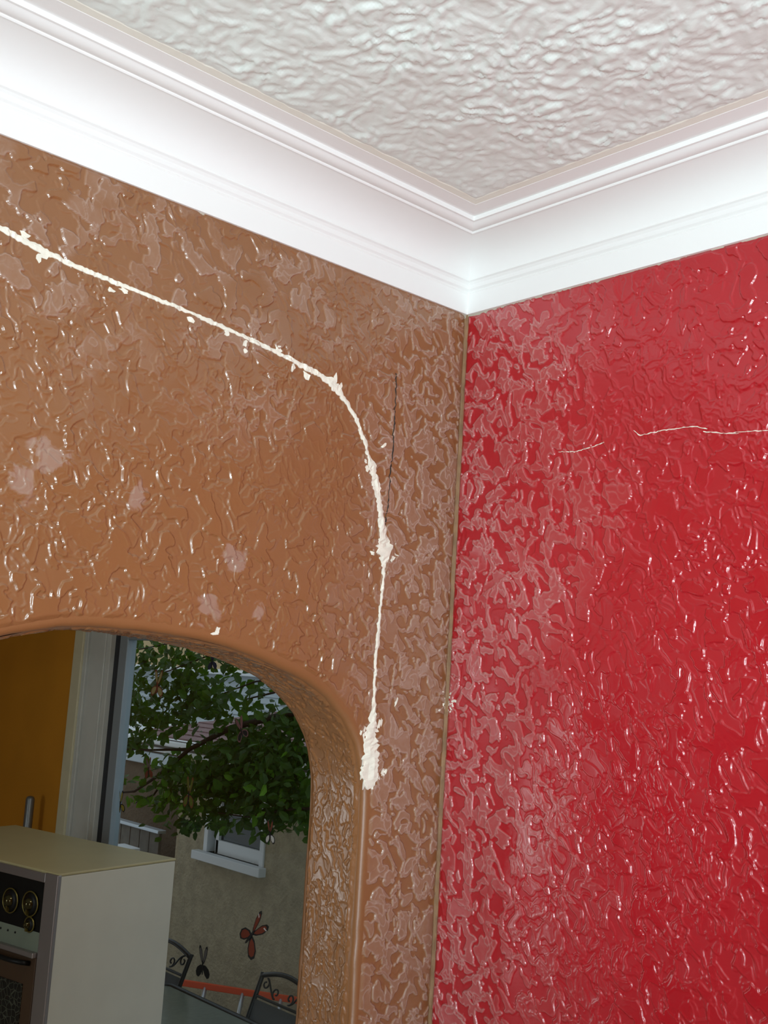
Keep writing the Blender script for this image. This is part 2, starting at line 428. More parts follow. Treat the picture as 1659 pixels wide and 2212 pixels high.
# coat inside the arch: s runs along the outline, y across the wall thickness
pts = np.array(outline); seg = np.hypot(*np.diff(pts, axis=0).T); L_ = np.concatenate([[0], np.cumsum(seg)])
i_hi = len(zs)+len(arch_r)-1
sS = np.arange(L_[3]-.12, L_[i_hi], FINE*1.1); yS = np.arange(.010, TH-.009, FINE*1.1)
cx = np.interp(sS, L_, pts[:, 0]); cz = np.interp(sS, L_, pts[:, 1])
k_ = np.ones(15)/15; cxs = np.convolve(np.pad(cx, 7, 'edge'), k_, 'valid'); czs = np.convolve(np.pad(cz, 7, 'edge'), k_, 'valid')
tx, tz_ = np.gradient(cxs, sS), np.gradient(czs, sS); tn = np.hypot(tx, tz_); nx_, nz_ = -tz_/tn, tx/tn      # towards the opening
sg = -1.0 if nx_[0] > 0 else 1.0; nx_, nz_ = nx_*sg, nz_*sg
hS, uS, pS, rS = trowel(sS, yS, 43, 1.5, lambda U, V: .45+0*U, .85)
SS, YS2 = np.meshgrid(sS, yS)
tapS = sstep(0, .012, YS2-.010)*sstep(0, .012, TH-.010-YS2)
hh = (.0022 + hS + uS*.5)*tapS - .0006*(1-tapS)
# nx_, nz_ must point into the opening: on the right jamb that is -x
dense('plaster_coat', cxs[None, :] + nx_[None, :]*hh, YS2, czs[None, :] + nz_[None, :]*hh, None, pS*tapS, M['brown_coat'], WALL_L)

# ceiling coat: softer lumps
xc = np.concatenate([np.arange(-2.8, -1.75, .012), np.arange(-1.75, -.160, .0036)]); yc = np.concatenate([np.arange(-2.8, -1.75, .012), np.arange(-1.75, -.160, .0036)])
UC, VC = np.meshgrid(xc, yc)
wx = .02*fbm(UC, VC, 12, 301, 2); wy = .02*fbm(UC, VC, 12, 311, 2)
c1, e1 = contour(fbm(UC+wx, VC+wy, 38, 321, 3, .5), xc, yc, .12, .008, 6); c2, e2 = contour(fbm(UC+wx, VC+wy, 70, 331, 2, .5), xc, yc, .14, .0062, 12)
mc = sstep(-.25, .25, fbm(UC, VC, 4.5, 341, 2))
hC = (.0026*c1*(.65+.35*mc) + .0019*c2*(.55+.45*mc) + .001*fbm(UC, VC, 60, 351, 2)*mc + .0012*fbm(UC, VC, 8, 361, 2) + .0016)
tapC = sstep(0, .02, -.166-np.maximum(UC, VC))
hC = hC*tapC - .0004*(1-tapC)
dense('texture_coat', UC, VC, CEIL-hC, None, c1, M['ceiling_coat'], CEILING)

M['added_frame'] = simple('white_added_frame', lin(225, 226, 224), 0.45)
def added_window_frame(name, yc, zc, w, h):  # made-up frames set around the two added lights
    bm = bmesh.new(); x0, x1 = XW, XW+.045
    for b in ((yc-w/2-.07, yc-w/2, zc-h/2-.07, zc+h/2+.07), (yc+w/2, yc+w/2+.07, zc-h/2-.07, zc+h/2+.07), (yc-w/2, yc+w/2, zc+h/2, zc+h/2+.07), (yc-w/2-.03, yc+w/2+.03, zc-h/2-.07, zc-h/2)):
        box(bm, x0, x1, b[0], b[1], b[2], b[3], bev=.004)
    return struct(obj(name, bm, M['added_frame']), 'made-up white window frame around an added light')
added_window_frame('added_window_1', -2.65, 1.35, 1.3, 2.1); added_window_frame('added_window_2', 3.1, 1.2, 0.9, 1.5)

# ---- crown moulding: (distance from wall, height)
prof = [(0.0, E0+.6812), (0.0058, E0+.6815), (0.0062, E0+.6840), (0.0076, E0+.7190), (0.0086, E0+.7212), (0.0078, E0+.7222)]
# small ogee bead
prof += [(0.0092, E0+.7245), (0.0122, E0+.7275), (0.0132, E0+.7310), (0.0137, E0+.7345), (0.0165, E0+.7385), (0.0196, E0+.7405), (0.0198, E0+.7420), (0.0188, E0+.7428)]
# cove
P0, P1, P2 = (0.0192, E0+.7432), (0.0270, E0+.7830), (0.0900, E0+.7912)
for k in range(0, 41):
    t = k/40; prof.append(((1-t)**2*P0[0]+2*t*(1-t)*P1[0]+t*t*P2[0], (1-t)**2*P0[1]+2*t*(1-t)*P1[1]+t*t*P2[1]))
prof += [(0.0902, E0+.7895), (0.0930, E0+.7893), (0.0944, E0+.7908), (0.0948, E0+.7926)]
for k in range(1, 20):   # torus bead
    a = k/20*PI
    prof.append((0.0948 + 0.0242*k/20, E0+.7930 + 0.0045*k/20 - 0.0042*math.sin(a)))
prof += [(0.1190, E0+.7972), (0.1200, E0+.7955), (0.1232, E0+.7958), (0.1240, E0+.7985), (0.1242, E0+.8030), (0.1420, E0+.8036), (0.1560, E0+.8040), (0.1577, E0+.8052), (0.1577, CEIL), (0.0, CEIL)]

def crown(name, axis, end, label):
    bm = bmesh.new()
    A, B = [], []
    for d, z in prof:
        if axis == 'x': A.append(bm.verts.new((-d, -d, z))); B.append(bm.verts.new((end, -d, z)))
        else: A.append(bm.verts.new((-d, -d, z))); B.append(bm.verts.new((-d, end, z)))
    for i in range(len(prof)-1): bm.faces.new((A[i], A[i+1], B[i+1], B[i]))
    bm.faces.new((A[-1], A[0], B[0], B[-1])); bm.faces.new(B)
    return struct(obj(name, bm, M['trim']), label)
T1 = crown('trim_1', 'x', XW, 'white crown moulding above the brown wall')
T2 = crown('trim_2', 'y', YS, 'white crown moulding above the red wall')

def jag_band(name, a, b, w0, w1, nrm, mat, parent, side, step=0.012, th=0.0012, amp=0.5, seed=0):
    """strip from a to b; straight on one side, ragged on the other (side = direction of the ragged edge)"""
    rnd = random.Random(seed)
    a, b, side = Vector(a), Vector(b), Vector(side); L = (b-a).length; n = int(L/step)
    bm = bmesh.new(); nn = Vector(nrm)*th; prev = None
    for i in range(n+1):
        t = i/n; p = a.lerp(b, t); w = (w0+(w1-w0)*t)*(1 + amp*(mnoise.noise((i*0.35+seed, seed, 0)) + 0.5*rnd.uniform(-1, 1)))
        vs_ = [bm.verts.new(p), bm.verts.new(p+nn), bm.verts.new(p+nn*0.8+side*w*0.85), bm.verts.new(p+side*w)]
        if prev:
            for k in range(3): bm.faces.new((prev[k], prev[k+1], vs_[k+1], vs_[k]))
        prev = vs_
    return obj(name, bm, mat, parent)
# cream cut-in border of the ceiling against the moulding
jag_band('border_band', (-0.150, -0.157, CEIL), (-2.4, -0.157, CEIL), .016, .016, (0, 0, -1), M['ceiling_flat'], CEILING, (0, -1, 0), amp=.22, seed=1)
jag_band('border_band', (-0.157, -0.150, CEIL), (-0.157, -2.4, CEIL), .016, .016, (0, 0, -1), M['ceiling_flat'], CEILING, (-1, 0, 0), amp=.12, seed=2)
# ragged caulk line under the moulding
jag_band('caulk_line', (0.0, -0.0005, E0+.6815), (-1.2, -0.0005, E0+.6815), .006, .003, (0, -1, 0), M['caulk'], WALL_L, (0, 0, -1), step=.006, amp=.9, seed=3)
jag_band('caulk_line', (-0.0005, 0.0, E0+.6815), (-0.0005, -0.9, E0+.6815), .006, .0022, (-1, 0, 0), M['caulk'], WALL_R, (0, 0, -1), step=.006, amp=.7, seed=4)

# ---- cream crack filler that follows the old, larger arch (points as x, z on the brown wall and half width)
def filler():
    rnd = random.Random(11)
    cl = [(-0.92, 2.506, .005), (-0.901, 2.503, .0045), (-0.85, 2.4945, .005), (-0.80, 2.486, .0035), (-0.75, 2.4815, .004), (-0.70, 2.4775, .0032), (-0.65, 2.4735, .0035), (-0.60, 2.4695, .003),
          (-0.56, 2.4655, .0042), (-0.52, 2.461, .003), (-0.48, 2.456, .0042), (-0.44, 2.4505, .0035), (-0.40, 2.4435, .0045), (-0.37, 2.438, .005), (-0.345, 2.4335, .0045), (-0.325, 2.428, .0075),
          (-0.310, 2.421, .0095), (-0.298, 2.411, .005), (-0.283, 2.398, .0045), (-0.266, 2.381, .0045), (-0.252, 2.362, .004), (-0.240, 2.341, .0045), (-0.230, 2.321, .004), (-0.219, 2.300, .0085),
          (-0.210, 2.279, .0085), (-0.202, 2.257, .0075), (-0.196, 2.237, .0065), (-0.190, 2.216, .0075), (-0.186, 2.200, .007), (-0.182, 2.184, .010), (-0.179, 2.170, .018), (-0.178, 2.158, .017),
          (-0.177, 2.148, .012), (-0.1765, 2.138, .005), (-0.177, 2.115, .0028), (-0.178, 2.09, .0028), (-0.179, 2.06, .0026), (-0.180, 2.03, .0035), (-0.182, 2.005, .0045), (-0.182, 1.98, .003),
          (-0.182, 1.95, .003), (-0.182, 1.925, .003), (-0.181, 1.905, .004), (-0.181, 1.888, .006), (-0.181, 1.870, .008), (-0.181, 1.855, .011), (-0.180, 1.842, .014), (-0.178, 1.828, .015),
          (-0.177, 1.815, .015), (-0.176, 1.800, .016), (-0.176, 1.788, .018), (-0.176, 1.778, .016), (-0.178, 1.770, .010), (-0.180, 1.760, .005)]
    cl = [(-1.376-x, z-.006, w*.8) for x, z, w in reversed(cl[16:34])] + [(-.985, 2.497, .003), (-.955, 2.503, .004)] + cl
    pts = []
    for (a, b) in zip(cl, cl[1:]):
        L = math.hypot(b[0]-a[0], b[1]-a[1]); k = max(1, int(L/0.0035))
        for j in range(k):
            t = j/k; pts.append((a[0]+(b[0]-a[0])*t, a[1]+(b[1]-a[1])*t, a[2]+(b[2]-a[2])*t))
    pts.append(cl[-1])
    bm = bmesh.new(); prev = None; n = len(pts)
    for i, (x, z, w) in enumerate(pts):
        a = pts[max(0, i-2)]; b = pts[min(n-1, i+2)]
        d = Vector((b[0]-a[0], b[1]-a[1])).normalized(); nx, nz = d.y, -d.x
        j1 = max(.25, 1 + .55*mnoise.noise((i*.33, 2.0, 0)) + .28*rnd.uniform(-1, 1)); j2 = max(.25, 1 + .55*mnoise.noise((i*.33, 9.0, 0)) + .28*rnd.uniform(-1, 1))
        if i in (0, n-1): j1 = j2 = .1
        def P(u, y):
            px, pz = x+nx*u, z+nz*u
            return bm.verts.new((px, y - reliefA(px, pz)*.9, pz))
        row = [P(-w*j1, 0.0010), P(-w*j1*.86, -.0016), P(-w*.25, -.0024), P(w*.3, -.0023), P(w*j2*.86, -.0016), P(w*j2, 0.0010)]
        if prev:
            for k in range(5): bm.faces.new((prev[k], prev[k+1], row[k+1], row[k]))
        prev = row
    obj('filler_strip', bm, M['filler'], WALL_L, label='cream filler line along a crack')
    # loose dabs beside the strip: (x, z, half width, half height, turn)
    dabs = [(-0.868, 2.505, .008, .006, .3), (-0.838, 2.486, .007, .005, .2), (-0.735, 2.4675, .007, .005, 0), (-0.715, 2.4725, .009, .004, .2), (-0.845, 2.481, .004, .006, 0), (-0.602, 2.459, .006, .005, .1),
            (-0.500, 2.4475, .0045, .006, .5), (-0.535, 2.4555, .008, .005, .3), (-0.498, 2.4365, .004, .004, .6), (-0.434, 2.4555, .0065, .006, .2), (-0.404, 2.434, .005, .008, .1), (-0.374, 2.427, .008, .006, .4),
            (-0.313, 2.432, .0045, .013, .25), (-0.303, 2.421, .006, .010, .3), (-0.231, 2.296, .005, .005, 0), (-0.236, 2.308, .004, .004, 0), (-0.196, 2.343, .0035, .006, .7), (-0.205, 2.154, .006, .003, .6), (-0.158, 2.150, .004, .008, .5),
            (-0.150, 2.158, .005, .002, .3), (-0.194, 1.852, .0045, .014, 0), (-0.203, 1.853, .002, .005, 0), (-0.166, 1.868, .003, .011, .15), (-0.171, 1.857, .006, .003, .2), (-0.160, 1.871, .002, .007, 0), (-0.161, 1.782, .006, .006, .4), (-0.150, 1.788, .003, .008, .35),
            (-0.145, 1.790, .0018, .006, .35), (-0.1875, 1.768, .0028, .012, .1), (-0.171, 1.768, .002, .009, .1), (-0.1665, 1.770, .002, .007, .1), (-0.193, 1.788, .003, .012, .1), (-0.192, 1.800, .0035, .012, 0), (-0.130, 1.906, .0018, .008, .3),
            (-0.507, 1.9965, .008, .003, 0), (-0.504, 2.001, .004, .006, 0)]
    bm = bmesh.new()
    for (x, z, hw, hh, tr) in dabs:
        k = 9; ca, sa = math.cos(tr), math.sin(tr); pl = []
        for j in range(k):
            a = 2*PI*j/k; r = rnd.uniform(.45, 1.3); u, v = hw*r*math.cos(a), hh*r*math.sin(a)
            qx, qz = x + u*ca + v*sa, z - u*sa + v*ca; pl.append((qx, -reliefA(qx, qz)+.0008, qz))
        slab(bm, pl, (0, -1, 0), 0.0017)
    obj('filler_dabs', bm, M['filler'], WALL_L, label='small cream dabs of filler')
filler()

def corner_scuff():
    rnd = random.Random(5); bm = bmesh.new()
    for k in range(26):
        z = 1.905 + rnd.gauss(0, .008); s = rnd.uniform(.003, .007)
        left = rnd.random() < .45
        q = []
        c = abs(rnd.gauss(.006, .006)) + .005
        for j in range(7):
            a = 2*PI*j/7; r = rnd.uniform(.5, 1.2)*s
            u_, z_ = min(-.003, -c + r*math.cos(a)*1.3), z + r*math.sin(a)*.7
            if left: q.append((u_, -reliefA(u_, z_)+.0004, z_))
            else: q.append((-reliefB(u_, z_)+.0004, u_, z_))
        nn = Vector((0, -1, 0)) if left else Vector((-1, 0, 0)); cc = sum((Vector(p) for p in q), Vector())/7 + nn*.0016
        cv = bm.verts.new(cc); qv = [bm.verts.new(p) for p in q]
        for j in range(7): bm.faces.new((cv, qv[j], qv[(j+1) % 7]))
    obj('spackle_dabs', bm, M['filler'], WALL_R, label='crumbly pale spackle in the corner')
corner_scuff()

def ribbon(name, pts, w, nrm, mat, parent, th=0.0007, seed=0, label=None):
    rnd = random.Random(seed); bm = bmesh.new(); n = Vector(nrm); prev = None
    P = []
    for a, b in zip(pts, pts[1:]):
        a, b = Vector(a), Vector(b); k = max(1, int((b-a).length/.004))
        for j in range(k): P.append(a.lerp(b, j/k))
    P.append(Vector(pts[-1]))
    for i, p in enumerate(P):
        p.x, p.y = (p.x, -reliefA(p.x, p.z)-.0003) if n.y else (-reliefB(p.y, p.z)-.0003, p.y)
    for i, p in enumerate(P):
        d = (P[min(len(P)-1, i+1)] - P[max(0, i-1)]).normalized(); s = d.cross(n)
        ww = w*rnd.uniform(.45, 1.3); p = p + s*rnd.uniform(-1, 1)*w*.9
        row = [bm.verts.new(p - s*ww), bm.verts.new(p + n*th), bm.verts.new(p + s*ww)]
        if prev:
            for k in range(2): bm.faces.new((prev[k], prev[k+1], row[k+1], row[k]))
        prev = row
    return obj(name, bm, mat, parent, label=label)
ribbon('hairline_crack', [(-.1752, -.0012, 2.477), (-.1752, -.0012, 2.44), (-.1742, -.0012, 2.40), (-.1738, -.0012, 2.35), (-.1755, -.0012, 2.30), (-.1775, -.0012, 2.25), (-.1795, -.0012, 2.20)], .0013, (0, -1, 0), M['dark_crack'], WALL_L, seed=2, label='thin dark vertical crack')
ribbon('hairline_crack', [(-.001, -.235, 2.342), (-.001, -.27, 2.338), (-.001, -.30, 2.342), (-.001, -.33, 2.3475)], .0008, (-1, 0, 0), M['filler'], WALL_R, seed=3, label='pale hairline crack')
ribbon('hairline_crack', [(-.001, -.385, 2.360), (-.001, -.398, 2.3505), (-.001, -.43, 2.3535), (-.001, -.48, 2.354), (-.001, -.50, 2.352), (-.001, -.517, 2.346)], .0008, (-1, 0, 0), M['filler'], WALL_R, seed=4, label='pale hairline crack')
ribbon('hairline_crack', [(-.001, -.51, 2.344), (-.001, -.54, 2.337), (-.001, -.57, 2.333)], .0008, (-1, 0, 0), M['filler'], WALL_R, seed=5, label='pale hairline crack')
ribbon('hairline_crack', [(-.001, -.56, 2.336), (-.001, -.60, 2.333), (-.001, -.66, 2.328)], .0007, (-1, 0, 0), M['filler'], WALL_R, seed=6, label='pale hairline crack')

# ================================================================== KITCHEN
DY0, DY1, DZ = 1.55, 4.62, 2.12      # patio door opening in the east wall
bm = bmesh.new()
box(bm, XE, XE+.1, TH, DY0, 0, CEIL); box(bm, XE, XE+.1, DY1, YN, 0, CEIL); box(bm, XE, XE+.1, DY0, DY1, DZ, CEIL)
struct(obj('wall_east', bm, M['orange']), 'orange kitchen wall beside the patio door')

M['frame_cream'] = simple('cream_casing_paint', lin(214, 208, 178), 0.5, var=.03, vscale=8)
M['frame_white'] = simple('white_frame_paint', lin(205, 208, 204), 0.5, var=.06, vscale=5)
M['sash'] = simple('grey_aluminium_sash', lin(150, 165, 176), 0.42, 0.3)
M['gasket'] = simple('dark_gasket', lin(40, 42, 48), 0.6)
def glass_mat(name, tint=(0.93, 0.96, 0.95, 1), ior=1.45):
    t = NT(name)
    fr = t.n.new('ShaderNodeFresnel'); fr.inputs[0].default_value = ior
    tr = t.n.new('ShaderNodeBsdfTransparent'); tr.inputs[0].default_value = tint
    gl = t.n.new('ShaderNodeBsdfGlossy'); gl.inputs['Roughness'].default_value = 0.02
    mx = t.n.new('ShaderNodeMixShader'); ge = t.n.new('ShaderNodeNewGeometry'); fz = t.math('MULTIPLY', fr.outputs[0], t.math('SUBTRACT', 1.0, ge.outputs['Backfacing']))
    t.l.new(fz, mx.inputs[0]); t.l.new(tr.outputs[0], mx.inputs[1]); t.l.new(gl.outputs[0], mx.inputs[2])
    t.l.new(mx.outputs[0], t.o.inputs[0]); return t.m
M['glass'] = glass_mat('window_glass')

DOOR = struct(obj('door_1', boxbm(XE-.02, XE+.02, 4.62, 4.725, 0, DZ+.1, bev=.004), M['frame_cream']), 'glass patio door with white frame at the kitchen side')
bm = bmesh.new()
for (y0, y1, x) in ((4.58, 4.62, -.008), (4.40, 4.575, .004), (4.375, 4.395, -.004), (4.32, 4.37, .0)): box(bm, XE+x, XE+.09, y0, y1, 0, DZ, bev=.003)
obj('jamb', bm, M['frame_white'], DOOR)
obj('gasket', boxbm(XE+.03, XE+.08, 4.235, 4.32, 0, DZ), M['gasket'], DOOR)
obj('stile', boxbm(XE+.01, XE+.07, 4.150, 4.235, 0, DZ, bev=.004), M['sash'], DOOR)
obj('stile', boxbm(XE+.01, XE+.07, DY0, DY0+.09, 0, DZ, bev=.004), M['sash'], DOOR)
obj('top_rail', boxbm(XE+.01, XE+.07, DY0, 4.15, DZ-.06, DZ, bev=.004), M['sash'], DOOR)
obj('bottom_rail', boxbm(XE+.01, XE+.07, DY0, 4.15, 0, .10, bev=.004), M['sash'], DOOR)
obj('pane', boxbm(XE+.037, XE+.043, DY0+.08, 4.16, .09, DZ-.05), M['glass'], DOOR)
obj('casing', boxbm(XE-.02, XE, DY0-.10, DY0, 0, DZ+.1, bev=.004), M['frame_cream'], DOOR)
obj('casing', boxbm(XE-.02, XE, DY0, 4.62, DZ, DZ+.1, bev=.004), M['frame_cream'], DOOR)

# ---- vintage oven, pulled out into the room
M['enamel_side'] = simple('white_enamel', lin(206, 204, 192), 0.5, var=.02, vscale=6)
M['enamel_top'] = simple('cream_enamel', lin(178, 168, 128), 0.4, var=.03, vscale=6)
M['chrome'] = simple('worn_chrome', lin(165, 158, 158), 0.35, 0.85)
M['chrome_bright'] = simple('polished_chrome', lin(210, 205, 190), 0.12, 1.0)
M['gold'] = simple('brass_rim', lin(128, 116, 62), 0.3, 0.8)
M['dial_dome'] = simple('dark_domed_dial_cap', lin(70, 64, 38), 0.1, 0.75)
M['black_glass'] = simple('black_control_glass', lin(10, 10, 11), 0.4, spec=.25)
M['grey_panel'] = simple('grey_green_panel', lin(120, 130, 116), 0.45)
M['brown_metal'] = simple('brown_oven_front', lin(70, 48, 28), 0.45)
def door_glass():
    t = NT('patterned_oven_glass')
    v = t.n.new('ShaderNodeTexVoronoi'); v.feature = 'DISTANCE_TO_EDGE'; v.inputs['Scale'].default_value = 40; t.l.new(t.tc, v.inputs['Vector'])
    f = t.step(v.outputs['Distance'], 0.02, 0.07)
    return t.set(t.mix(f, lin(74, 76, 66), lin(16, 16, 15)), 0.2)
M['door_glass'] = door_glass()
OX, OY, OD, OW, OH = 0.822, 2.972, 0.668, 1.20, 1.05
ov = thing('vintage_oven', 'boxy white enamel oven with chrome dials in the kitchen behind the arch', 'oven', (OX, OY, 0), math.radians(12))
obj('body', boxbm(.012, OD, 0, OW, 0.0, OH-.012, bev=.004), M['enamel_side'], ov)
obj('top', boxbm(0.0, OD+.002, -.002, OW, OH-.012, OH, bev=.004), M['enamel_top'], ov)
obj('chrome_corner', boxbm(-.006, .014, -.004, .080, 0.0, OH-.006, bev=.003), M['chrome'], ov, label='scuffed chrome corner strip')
obj('chrome_edge', boxbm(-.004, .012, .080, OW, OH-.048, OH-.010, bev=.003), M['chrome'], ov, label='chrome strip under the top')
obj('control_panel', boxbm(-.001, .012, .080, OW, .800, OH-.048), M['black_glass'], ov)
obj('control_band', boxbm(-.003, .012, .080, OW, .715, .800, bev=.002), M['grey_panel'], ov)
def dial(y, z, r, name):
    d = obj(name, lathe(bmesh.new(), [(0, .006), (r*.55, .012), (r*.86, .008), (r*.92, .0), (r, .0)], 28, Matrix.Translation((-.002, y, z)) @ Matrix.Rotation(-PI/2, 4, 'Y')), M['black_glass'], ov, True)
    obj('rim', tube(bmesh.new(), [(-.006, y+r*math.cos(2*PI*k/28), z+r*math.sin(2*PI*k/28)) for k in range(28)], .0035, 6, True), M['gold'], d, True)
    obj('cap', lathe(bmesh.new(), [(0, .030), (r*.2, .029), (r*.4, .022), (r*.52, .010), (r*.56, 0)], 24, Matrix.Translation((-.004, y, z)) @ Matrix.Rotation(-PI/2, 4, 'Y')), M['dial_dome'], d, True)
    obj('pointer', boxbm(-.024, -.006, y-.004, y+.004, z-r*.85, z-r*.3), M['gold'], d)
dial(.292, .897, .050, 'dial'); dial(.158, .905, .050, 'dial'); dial(.150, .823, .030, 'dial'); dial(.430, .890, .050, 'dial')
for k, yy in enumerate((.24, .29, .34)): obj('rivet', lathe(bmesh.new(), [(0, .004), (.004, .003), (.005, 0)], 10, Matrix.Translation((-.003, yy, .775)) @ Matrix.Rotation(-PI/2, 4, 'Y')), M['black_glass'], ov)
od = obj('oven_door', boxbm(-.006, .012, .083, OW-.02, .06, .700, bev=.004), M['brown_metal'], ov)
obj('window_pane', boxbm(-.009, -.004, .15, OW-.10, .14, .585), M['door_glass'], od)
obj('handle', tube(bmesh.new(), [(-.006, .12, .672), (-.032, .14, .676), (-.042, .20, .676), (-.042, OW-.12, .676), (-.032, OW-.06, .676), (-.006, OW-.04, .672)], .010, 10), M['black_glass'], od, True)
obj('vent_lip', boxbm(-.026, .0, .083, OW, .700, .722, bev=.003), M['chrome'], od)

M['steel_pipe'] = simple('dull_steel_pipe', lin(128, 132, 134), 0.4, 0.7)
pp = obj('pipe', tube(bmesh.new(), [(1.6, 4.92, 0), (1.6, 4.92, .5), (1.6, 4.92, 1.095), (1.6, 4.92, 1.108), (1.6, 4.92, 1.113)], .026, 14, radii=[.026, .026, .026, .020, .008]), M['steel_pipe'], None, True)
tag(pp, 'grey steel pipe standing upright between oven and orange wall', 'pipe')

# ---- butterflies on the door glass
def wing_outline(kind):
    if kind == 'fore': return [(0, .02), (.06, .10), (.13, .26), (.155, .40), (.135, .46), (.09, .44), (.04, .33), (.01, .18), (-.01, .05)]
    return [(0, .02), (.09, .02), (.20, -.05), (.245, -.15), (.22, -.24), (.15, -.27), (.07, -.20), (.01, -.08)]
def lerp_outline(o, t):
    cx = sum(p[0] for p in o)/len(o); cy = sum(p[1] for p in o)/len(o)
    return [(cx+(x-cx)*t, cy+(y-cy)*t) for x, y in o]
GX = XE + .036
def butterfly(y, z, size, rot, fore, hind, rim, body, label, fold=1.0, spots=None, squeeze=1.2):
    root = thing('butterfly_decal', label, 'butterfly', (GX, y, z), 0, 'butterfly decals on the patio door glass')
    def place(pts, off, sgn):
        out = []
        for u, v in pts:
            u = u*sgn*squeeze*(fold if sgn < 0 else 1.0); c, s = math.cos(rot), math.sin(rot)
            uu, vv = u*c - v*s, u*s + v*c
            out.append((-off, -uu*size, vv*size))     # image right is -y
        return out
    for sgn in (-1, 1):
        for kind, matl, off in (('fore', fore, .0008), ('hind', hind, .0004)):
            o = wing_outline(kind)
            w = obj(kind+'_wing', slab(bmesh.new(), place(o, off, sgn), (-1, 0, 0), .0006), rim, root)
            obj('wing_patch', slab(bmesh.new(), place(lerp_outline(o, .74), off+.0007, sgn), (-1, 0, 0), .0004), matl, w)
            if spots and kind == 'fore':
                obj('wing_spot', slab(bmesh.new(), place([(.085, .33), (.14, .355), (.15, .38), (.09, .36)], off+.0012, sgn), (-1, 0, 0), .0003), spots, w)
    b = [(-.014, -.16), (.0, -.2), (.014, -.16), (.018, .0), (.014, .1), (0, .13), (-.014, .1), (-.018, .0)]
    obj('body', slab(bmesh.new(), place(b, .0015, 1), (-1, 0, 0), .003), body, root)
    return root
bc = {k: simple('butterfly_'+k, c, .6) for k, c in dict(orange=lin(112, 44, 24), black=lin(18, 16, 18), white=lin(190, 190, 190), yellow=lin(150, 136, 50), olive=lin(86, 96, 30), pale=lin(150, 140, 96), blue=lin(30, 36, 60), rust=lin(110, 56, 36), pink=lin(110, 74, 76), grey=lin(96, 92, 92)).items()}
butterfly(2.830, .735, .29, -.75, bc['orange'], bc['orange'], bc['black'], bc['black'], 'orange butterfly with black wing tips on the glass, in front of plain stucco', fold=.75, spots=bc['white'], squeeze=1.25)
butterfly(3.195, .520, .20, .08, bc['grey'], bc['black'], bc['black'], bc['black'], 'dark grey butterfly beside the arched chair back, above the orange ladder', squeeze=1.2)
butterfly(4.105, 1.160, .16, .2, bc['yellow'], bc['yellow'], bc['black'], bc['black'], 'yellow butterfly clinging next to the grey door stile', fold=.3, squeeze=1.2)
butterfly(3.835, 1.815, .20, -.05, bc['pale'], bc['pale'], bc['rust'], bc['rust'], 'pale butterfly with rust outline high up on the left, among leaves before pale siding', squeeze=1.3)
butterfly(3.440, 1.285, .21, .0, bc['olive'], bc['olive'], bc['rust'], bc['black'], 'olive green butterfly among the leaves above the shed, left of the small window', squeeze=.9)
butterfly(3.330, 1.962, .14, .1, bc['blue'], bc['blue'], bc['blue'], bc['black'], 'dark blue butterfly right under the arch at the top of the glass')
butterfly(2.745, 1.195, .15, .1, bc['rust'], bc['white'], bc['black'], bc['black'], 'black butterfly with white and rust patches over the small window right side', squeeze=1.0)
butterfly(3.030, 1.640, .16, .5, bc['pink'], bc['black'], bc['pink'], bc['black'], 'dusky pink butterfly before the mauve roof', squeeze=1.2)
butterfly(3.845, 1.370, .15, .2, bc['grey'], bc['rust'], bc['rust'], bc['black'], 'brownish butterfly before the grey boards left of the branch', squeeze=1.1)

# ================================================================== OUTSIDE
GZ = -0.85
M['stucco'] = simple('tan_stucco', lin(168, 156, 130), 0.9, var=.12, vscale=9, bump=.012, bscale=38)
M['brown_stucco'] = simple('brown_render', lin(106, 90, 72), 0.9, var=.1, vscale=8, bump=.01, bscale=30)
M['win_white'] = simple('white_window_paint', lin(222, 226, 230), 0.5)
M['dark_pane'] = simple('dark_window_glass', lin(16, 18, 20), 0.08)
M['mauve'] = simple('mauve_shingle', lin(136, 108, 108), 0.85, var=.12, vscale=12, bump=.01, bscale=60)
M['gutter'] = simple('white_gutter', lin(236, 240, 244), 0.35)
M['patio'] = simple('patio_concrete', lin(120, 114, 104), 0.9, var=.1, vscale=3, bump=.004, bscale=60)
M['siding'] = simple('pale_blue_siding', lin(196, 206, 212), 0.6)
M['peach'] = simple('peach_wall', lin(226, 196, 150), 0.8, var=.04, vscale=3)
M['iron'] = simple('black_iron', lin(24, 24, 27), 0.35, 0.2)
M['sling'] = simple('grey_sling_fabric', lin(70, 72, 74), 0.8, var=.06, vscale=60, bump=.001, bscale=300)
M['ladder_orange'] = simple('orange_fibreglass', lin(232, 84, 34), 0.45)
M['alu'] = simple('aluminium', lin(190, 196, 202), 0.35, 0.7)
M['table_glass'] = simple('frosted_table_glass', lin(116, 124, 112), 0.2, var=.05, vscale=30)
M['fence'] = simple('weathered_grey_board', lin(110, 106, 98), 0.85, var=.12, vscale=14)
M['bark'] = simple('dark_bark', lin(46, 38, 30), 0.9, bump=.006, bscale=60)
def leaf_mat(name, c1, c2):
    t = NT(name); oi = t.n.new('ShaderNodeObjectInfo'); f = t.step(t.noise(9.0, 2.0), .3, .7)
    c = t.mix(f, c1, c2); t.set(c, .5, 0, .3)
    tl = t.n.new('ShaderNodeBsdfTranslucent'); t.put(tl.inputs[0], t.mix(.5, c, lin(120, 190, 40)))
    mx = t.n.new('ShaderNodeMixShader'); mx.inputs[0].default_value = .25
    t.l.new(t.b.outputs[0], mx.inputs[1]); t.l.new(tl.outputs[0], mx.inputs[2]); t.l.new(mx.outputs[0], t.o.inputs[0]); return t.m
M['leaf'] = leaf_mat('green_leaf', lin(38, 64, 22), lin(64, 98, 34))
